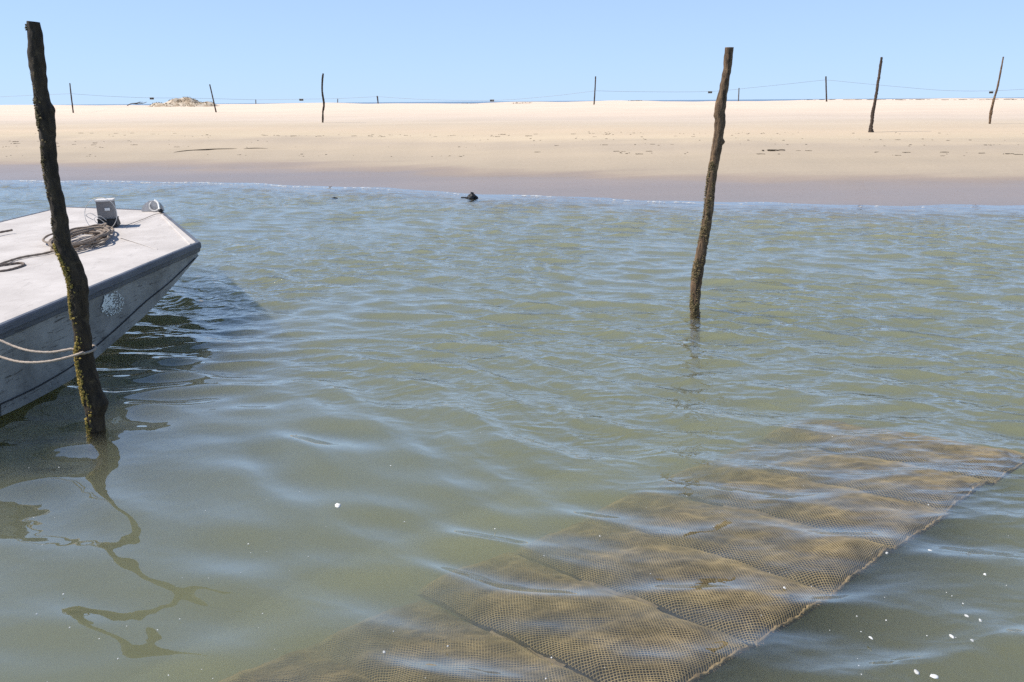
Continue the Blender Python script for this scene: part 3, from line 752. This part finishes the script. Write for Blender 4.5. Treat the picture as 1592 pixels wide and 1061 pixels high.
# deck: a plate with thickness
V = [inset(p, .03) for p in outline]; n = len(V); V2 = V + [p - Vector((0, 0, .03)) for p in V]
Fc = [tuple(range(n)), tuple(range(2 * n - 1, n - 1, -1))] + [(i, i + n, (i + 1) % n + n, (i + 1) % n) for i in range(n)]
bm = bmesh.new(); vs_ = [bm.verts.new(p - borg) for p in V2]
for f_ in Fc: bm.faces.new([vs_[k] for k in f_])
bmesh.ops.triangulate(bm, faces=[f_ for f_ in bm.faces if len(f_.verts) > 4]); bmesh.ops.recalc_face_normals(bm, faces=bm.faces)
me = bpy.data.meshes.new('deck'); bm.to_mesh(me); me.materials.append(M['deck']); o = bpy.data.objects.new('deck', me); col.objects.link(o); o.parent = boat
# rail around the deck edge: rounded upper band and slimmer lower flange
def sweep_profile(path, prof, closed=False):
    V, Fc = [], []; m_ = len(path); k = len(prof)
    for i, p in enumerate(path):
        a = path[i - 1] if i > 0 else None; b_ = path[i + 1] if i < m_ - 1 else None
        d1 = (p - a).normalized() if a is not None else (b_ - p).normalized(); d2 = (b_ - p).normalized() if b_ is not None else d1
        n1 = Vector((d1.y, -d1.x, 0)).normalized(); n2 = Vector((d2.y, -d2.x, 0)).normalized(); nn = (n1 + n2).normalized(); nn = nn / max(.4, nn.dot(n1))
        for (ox, oz) in prof: V.append(p + nn * ox + Vector((0, 0, oz)))
    for i in range(m_ - 1):
        for j in range(k): Fc.append((i * k + j, i * k + (j + 1) % k, (i + 1) * k + (j + 1) % k, (i + 1) * k + j))
    Fc.append(tuple(range(k))[::-1]); Fc.append(tuple(range((m_ - 1) * k, m_ * k)))
    return V, Fc
def dense(path, dl=.12):
    out_ = []
    for a, b_ in zip(path[:-1], path[1:]):
        nn = max(1, int((b_ - a).length / dl))
        for s_ in range(nn): out_.append(a.lerp(b_, s_ / nn))
    return out_ + [path[-1]]
rail_path = dense([p.copy() for p in outline])
MB().add(sweep_profile(rail_path, [(-.05, .006), (-.012, .007), (0, -.004), (.002, -.055), (-.006, -.072), (-.05, -.072)])).build('rub_rail', M['rail'], boat, origin=borg)
MB().add(sweep_profile(rail_path, [(-.05, -.073), (-.012, -.0735), (-.014, -.084), (-.02, -.108), (-.034, -.118), (-.05, -.118)])).build('rail_flange', M['rail'], boat, origin=borg)
# hull plates
bot_px = [(308, 397), (272, 440), (228, 487), (184, 526), (147, 558), (118, 585), (86, 604), (37, 630), (0, 647)]
chine = [on_side(*q) for q in bot_px]
chine = [Vector((side_x(p.y) - .035, p.y, p.z)) for p in chine]
last = chine[-1]; sl_ = (chine[-1].z - chine[-3].z) / (chine[-1].y - chine[-3].y)
for yy_ in (5.3, 5.1, 4.9, 4.75):
    if yy_ < last.y - .1: z_ = max(-.28, chine[-1].z + .5 * sl_ * (yy_ - chine[-1].y)); chine.append(Vector((side_x(yy_) - .035, yy_, z_)))
chine = smooth_path(chine, 4)
def deck_z(y): return float(np.interp(y, [4.75, S0.y, C1.y, F1.y], [.73, .745, .81, .84]))
pcx = (P1.x + PA.x) / 2 + .05
Vh, Fh = [], []
NH = 14
for p in chine:                                 # starboard plate
    top = Vector((side_x(p.y) - .035, p.y, deck_z(p.y) - .07))
    for k in range(NH + 1):
        q = top.lerp(p, k / NH); q.x += .006 * noise.noise(q * 2.2) - .004 * math.sin(k / NH * math.pi); Vh.append(q)
for i in range(len(chine) - 1):
    for k in range(NH): a = i * (NH + 1) + k; Fh.append((a, a + NH + 1, a + NH + 2, a + 1))
MB().add((Vh, Fh)).build('hull_side', M['hull'], boat, smooth=True, origin=borg)
Vp = [Vector((pcx, p.y, p.z)) for p in chine] + [Vector((pcx, p.y, deck_z(p.y) - .07)) for p in chine]; m_ = len(chine)
MB().add((Vp, [(i, i + 1, m_ + i + 1, m_ + i) for i in range(m_ - 1)])).build('hull_side', M['hull'], boat, origin=borg)
Vb = [p.copy() for p in chine] + [Vector((pcx, p.y, p.z)) for p in chine]
Fb = [(i, m_ + i, m_ + i + 1, i + 1) for i in range(m_ - 1)]
o_ = len(Vb); fr_ = [Vector((C1.x - .05, C1.y, deck_z(C1.y) - .10)), inset(F1, .05) - Vector((0, 0, .10)), inset(F2, .05) - Vector((0, 0, .10)), Vector((pcx, C1.y, deck_z(C1.y) - .10))]
Vb += fr_; Fb.append((o_, o_ + 1, o_ + 2, o_ + 3)); Fb.append((m_ - 1, 2 * m_ - 1, len(Vb), len(Vb) + 1)); Vb += [Vector((pcx, 4.75, .66)), Vector((side_x(4.75) - .035, 4.75, .66))]
MB().add((Vb, Fb)).build('hull_bottom', M['hull'], boat, origin=borg)
# strip welded along the raked chine
in_px = [(303, 402.5), (262, 441), (226, 470), (186, 507), (147, 541), (118, 566), (73, 594), (37, 613), (0, 630)]
ins = smooth_path([on_side(*q) for q in in_px], 4); ous = smooth_path([on_side(*q) for q in bot_px], 4)
Vs, Fs = [], []
for a, b_ in zip(ins, ous):
    for p, k in ((a, 0), (b_, 0)): Vs.append(Vector((side_x(p.y) - .035 + .010, p.y, p.z)))
    for p in (b_, a): Vs.append(Vector((side_x(p.y) - .035 - .004, p.y, p.z)))
for i in range(len(ins) - 1):
    for e in range(4): Fs.append((i * 4 + e, i * 4 + 4 + e, i * 4 + 4 + (e + 1) % 4, i * 4 + (e + 1) % 4))
MB().add((Vs, Fs)).build('chine_strip', M['hull'], boat, origin=borg)
seam_path = [Vector((side_x(p.y) - .035 + .006, p.y, p.z + .006)) for p in ins]
MB().add(tube(seam_path, .0055, 5)).build('weld_seam', M['black_rubber'], boat, origin=borg)
# flaking round emblem on the side
mb = MB(); rr = random.Random(21); rows = 0
ec = on_side(174.5, 473); eU = (on_side(193, 473) - on_side(156, 473)); ru_ = eU.length / 2; ry = (on_side(174.5, 455) - on_side(174.5, 493)).length / 2
ey = Vector((0, 1, 0)); pts2 = []
for j in range(-9, 10):
    for i in range(-9, 10):
        a, b_ = (i + (.5 if j % 2 else 0) + rr.uniform(-.28, .28)) / 9.5, (j + rr.uniform(-.28, .28)) / 9.5
        if max(abs(a) * .87 + abs(b_) * .5, abs(b_)) > .93: continue
        miss = .10 if (a < .1 and b_ > -.2) else .36
        if rr.random() < miss: continue
        k = rr.randrange(5, 8); s_ = rr.uniform(.05, .075) if miss < .2 else rr.uniform(.034, .052); ring = []
        st_ = rr.uniform(1, 1.7)
        for e in range(k):
            th = 2 * math.pi * e / k; q = s_ * rr.uniform(.7, 1.2); aa, bb = a + math.cos(th) * q, b_ + math.sin(th) * q * st_
            y_ = ec.y + aa * ru_; ring.append(Vector((side_x(y_) - .035 + .009, y_, ec.z + bb * ry)))
        c_ = sum(ring, Vector()) / k + Vector((.0015, 0, 0)); o_ = len(mb.v); mb.add((ring + [c_], [(e, (e + 1) % k, k) for e in range(k)]))
mb.build('emblem', M['decal'], boat, origin=borg)['label'] = 'flaking pale round emblem'
# raised strip just inside the bow edge
def on_deck(px, py, dz=0.0):
    p = at_z(px, py, .81); p = at_z(px, py, deck_z(p[1]) + dz); p = at_z(px, py, deck_z(p[1]) + dz); return v3(p)
a, b_ = on_deck(252, 336), on_deck(297, 381)
MB().add(sweep_profile(dense([b_, a]), [(-.018, .001), (-.010, .014), (.010, .014), (.018, .001)])).build('deck_strip', M['deck'], boat, origin=borg)
a, b_ = on_deck(186, 369), on_deck(245, 388)
MB().add(sweep_profile(dense([a, b_]), [(-.01, .001), (-.006, .005), (.006, .005), (.01, .001)])).build('deck_seam', M['deck'], boat, origin=borg)
# bollard: tapered box with pale cap and cheek, dark wrap at its foot
bb_ = on_deck(170, 351); br = empty('bollard', bb_ - borg); br.parent = boat
hh_ = .335
wL = .085
def taper(w0, w1, d0, d1, z0, z1, cx=0.0, cy_=0.0):
    V = [(cx - w0, cy_ - d0, z0), (cx + w0, cy_ - d0, z0), (cx + w0, cy_ + d0, z0), (cx - w0, cy_ + d0, z0), (cx - w1, cy_ - d1, z1), (cx + w1, cy_ - d1, z1), (cx + w1, cy_ + d1, z1), (cx - w1, cy_ + d1, z1)]
    return V, [(3, 2, 1, 0), (4, 5, 6, 7), (0, 1, 5, 4), (1, 2, 6, 5), (2, 3, 7, 6), (3, 0, 4, 7)]
rotB = Matrix.Rotation(R(18), 4, 'Z')
def rotv(vf): return [rotB @ Vector(v) for v in vf[0]], vf[1]
MB().add(rotv(taper(.105, .098, .10, .095, .004, hh_))).build('body', M['box'], br)
MB().add(rotv(taper(.106, .108, .102, .104, hh_ + .001, hh_ + .022))).build('cap', M['box_top'], br)
MB().add(rotv(taper(.125, .112, .12, .105, .002, .085))).add(rotv(taper(.112, .118, .105, .115, .086, .105))).build('wrap', M['black_rubber'], br)
MB().add(rotv(taper(.032, .032, .004, .004, .215, .25, .03, -.106))).build('tag', M['shell'], br)
# bow fitting: half round plate with ring and a hasp
fb = on_deck(238, 329); fr2 = empty('bow_fitting', fb - borg); fr2.parent = boat
V, Fc = [], []
arc = [(-.17, 0), (-.15, .06), (-.10, .12), (-.03, .16), (.06, .165), (.12, .13), (.16, .07), (.17, 0)]
for yy_ in (-.014, .014): V += [(x_, yy_, z_ + .002) for x_, z_ in arc]
k = len(arc); Fc = [tuple(range(k))[::-1], tuple(range(k, 2 * k))] + [(i, (i + 1) % k, k + (i + 1) % k, k + i) for i in range(k)]
MB().add((V, Fc)).build('plate', M['steel_pale'], fr2)
MB().add(tube([Vector((.05 + .075 * math.cos(t_), -.03 + .03 * math.sin(t_), .085 + .07 * math.sin(t_))) for t_ in np.linspace(0, 6.283, 24, endpoint=False)], .012, 7, closed=True)).build('ring', M['wire'], fr2, smooth=True)
MB().add(blob((.20, -.18, .035), .035, 4, 10, 8, .9, .08)).build('knob', M['black_rubber'], fr2, smooth=True)
MB().add(tube(smooth_path([(.06, -.02, .17), (.12, -.05, .13), (.16, -.12, .05), (.2, -.16, .03)], 6), .016, 7)).build('strap', M['shell'], fr2, smooth=True)

# ------------------------------------------------------------------ ropes on and by the boat
def rope_obj(paths, rad, name, matl, label, cat='rope', group=None, n=7):
    mb = MB(); 
    for P in paths:
        # light lay of the strands as a ripple in radius
        rads = [rad * (1 + .12 * math.sin(i * 1.9)) for i in range(len(P))]; mb.add(tube(P, rads, n))
    org = paths[0][0].copy(); o = mb.build(name, matl, smooth=True, origin=org, loc=org); tag(o, label, cat, group); return o
rr = random.Random(31); P = []
ctr = [(122, 374), (130, 369), (146, 364)]
pts = []
for lp in range(11):
    cx_, cy_ = 124 + rr.uniform(-7, 9), 372 + rr.uniform(-3, 3) - .6 * lp; ax, ay = rr.uniform(34, 55), rr.uniform(7, 13); tl = R(-13 + rr.uniform(-9, 9))
    for s_ in range(9):
        th = 2 * math.pi * s_ / 9 + .4; jx = ax * math.cos(th) * (1 + rr.uniform(-.1, .1)); jy = ay * math.sin(th) * (1 + rr.uniform(-.2, .2))
        X_ = cx_ + jx * math.cos(tl) - jy * math.sin(tl); Y_ = cy_ + jx * math.sin(tl) + jy * math.cos(tl)
        X_ = max(67, min(181, X_)); Y_ = max(349, min(392, Y_))
        pts.append(on_deck(X_, Y_, .014 + .008 * lp + rr.uniform(-.004, .006)))
P1_ = smooth_path(pts, 5)
tail = smooth_path([on_deck(98, 386, .012), on_deck(70, 394, .012), on_deck(35, 400, .012), on_deck(8, 408, .012), on_deck(-25, 420, .012)], 8)
tail2 = smooth_path([on_deck(140, 358, .06), on_deck(155, 352, .04), on_deck(165, 348, .10), on_deck(160, 356, .06), on_deck(172, 358, .05)], 8)
rope_obj([P1_, tail, tail2], .0125, 'coiled_rope', M['rope'], 'loose coil of brown rope heaped beside the bollard on the deck')
loop = smooth_path([on_deck(-20, 423, .012), on_deck(8, 421, .012), on_deck(28, 416, .012), on_deck(37.5, 411.5, .012), on_deck(31, 409, .012), on_deck(12, 411, .012), on_deck(-15, 415, .012)], 8)
rope_obj([loop], .0125, 'rope', M['rope_dark'], 'flat loop of dark rope on the deck at the left edge')
rope_obj([smooth_path([on_deck(-20, 366, .012), on_deck(0, 361.5, .012), on_deck(14, 359, .012), on_deck(18.5, 358, .02)], 6)], .014, 'rope', M['rope_dark'], 'straight end of dark rope on the far part of the deck at left')
# thin wire hoop round the bollard
hoop = [bb_ + Vector((.0 + .215 * math.cos(t_), -.16 + .05 * math.sin(t_), .175 + .215 * math.sin(t_) * 1.0)) for t_ in np.linspace(0, 6.283, 48, endpoint=False)]
mb = MB().add(tube(hoop, .0042, 6, closed=True))
mb.add(tube(smooth_path([bb_ + Vector(q) for q in ((-.12, -.15, .10), (-.2, -.16, .16), (-.14, -.15, .19), (-.05, -.14, .12), (.02, -.15, .06), (-.06, -.16, .05), (-.1, -.16, .12), (-.02, -.15, .15), (.05, -.14, .09))], 7), .0045, 6))
o = mb.build('wire_hoop', M['wire'], smooth=True, origin=bb_, loc=bb_); tag(o, 'thin pale wire hoop looped round the bollard', 'wire')
o = mobj('line', *(lambda vf: (local(vf[0], bb_), vf[1]))(tube(smooth_path([on_deck(192, 352, .02), on_deck(220, 342, .008), on_deck(243, 333, .02), on_deck(256, 333, .03)], 6), .004, 5)), M['rope'], loc=bb_)
tag(o, 'thin cord running from the bollard to the bow fitting', 'cord')

# mooring rope: two pale strands out of the frame to the left, wrapped round the tall post
def post_x(z):
    i = min(range(len(QL)), key=lambda j: abs(QL[j].z - z)); return QL[i], RL[i]
zr = at_y(131, 549, yL)[2]
qc, qr = post_x(zr)
def rp(px, py, Y): return Vector(at_y(px, py, Y))
up_ = [rp(-70, 497, yL + .25), rp(-30, 517, yL + .2), rp(0, 529.5, yL + .13), rp(25, 540, yL + .08), rp(50, 546.5, yL + .02), rp(80, 548, yL - .0), rp(112, 543, yL - .02)]
lo_ = [rp(-70, 527, yL + .2), rp(-30, 545, yL + .12), rp(0, 555, yL + .02), rp(25, 562, yL - .04), rp(50, 564, yL - .1), rp(80, 561.5, yL - .13), rp(112, 554, yL - .13), rp(128, 548.5, yL - .13)]
ang = np.linspace(R(-80), R(80), 8)
wrap = [Vector((qc.x + (qr + .012) * 1.06 * math.cos(a_), qc.y + (qr + .012) * 1.06 * math.sin(a_), zr + .018 + .02 * i_ / 8)) for i_, a_ in enumerate(ang)]
ang2 = np.linspace(R(80), R(190), 6)
wrap2 = [Vector((qc.x + (qr + .012) * 1.06 * math.cos(a_), qc.y + (qr + .012) * 1.06 * math.sin(a_), zr + .04 - .006 * i_)) for i_, a_ in enumerate(ang2)]
full = smooth_path(lo_ + wrap + wrap2 + up_[::-1], 9)
rope_obj([full], .0095, 'mooring_rope', M['rope_pale'], 'pale mooring rope slung round the tall crooked post', 'rope', n=8)
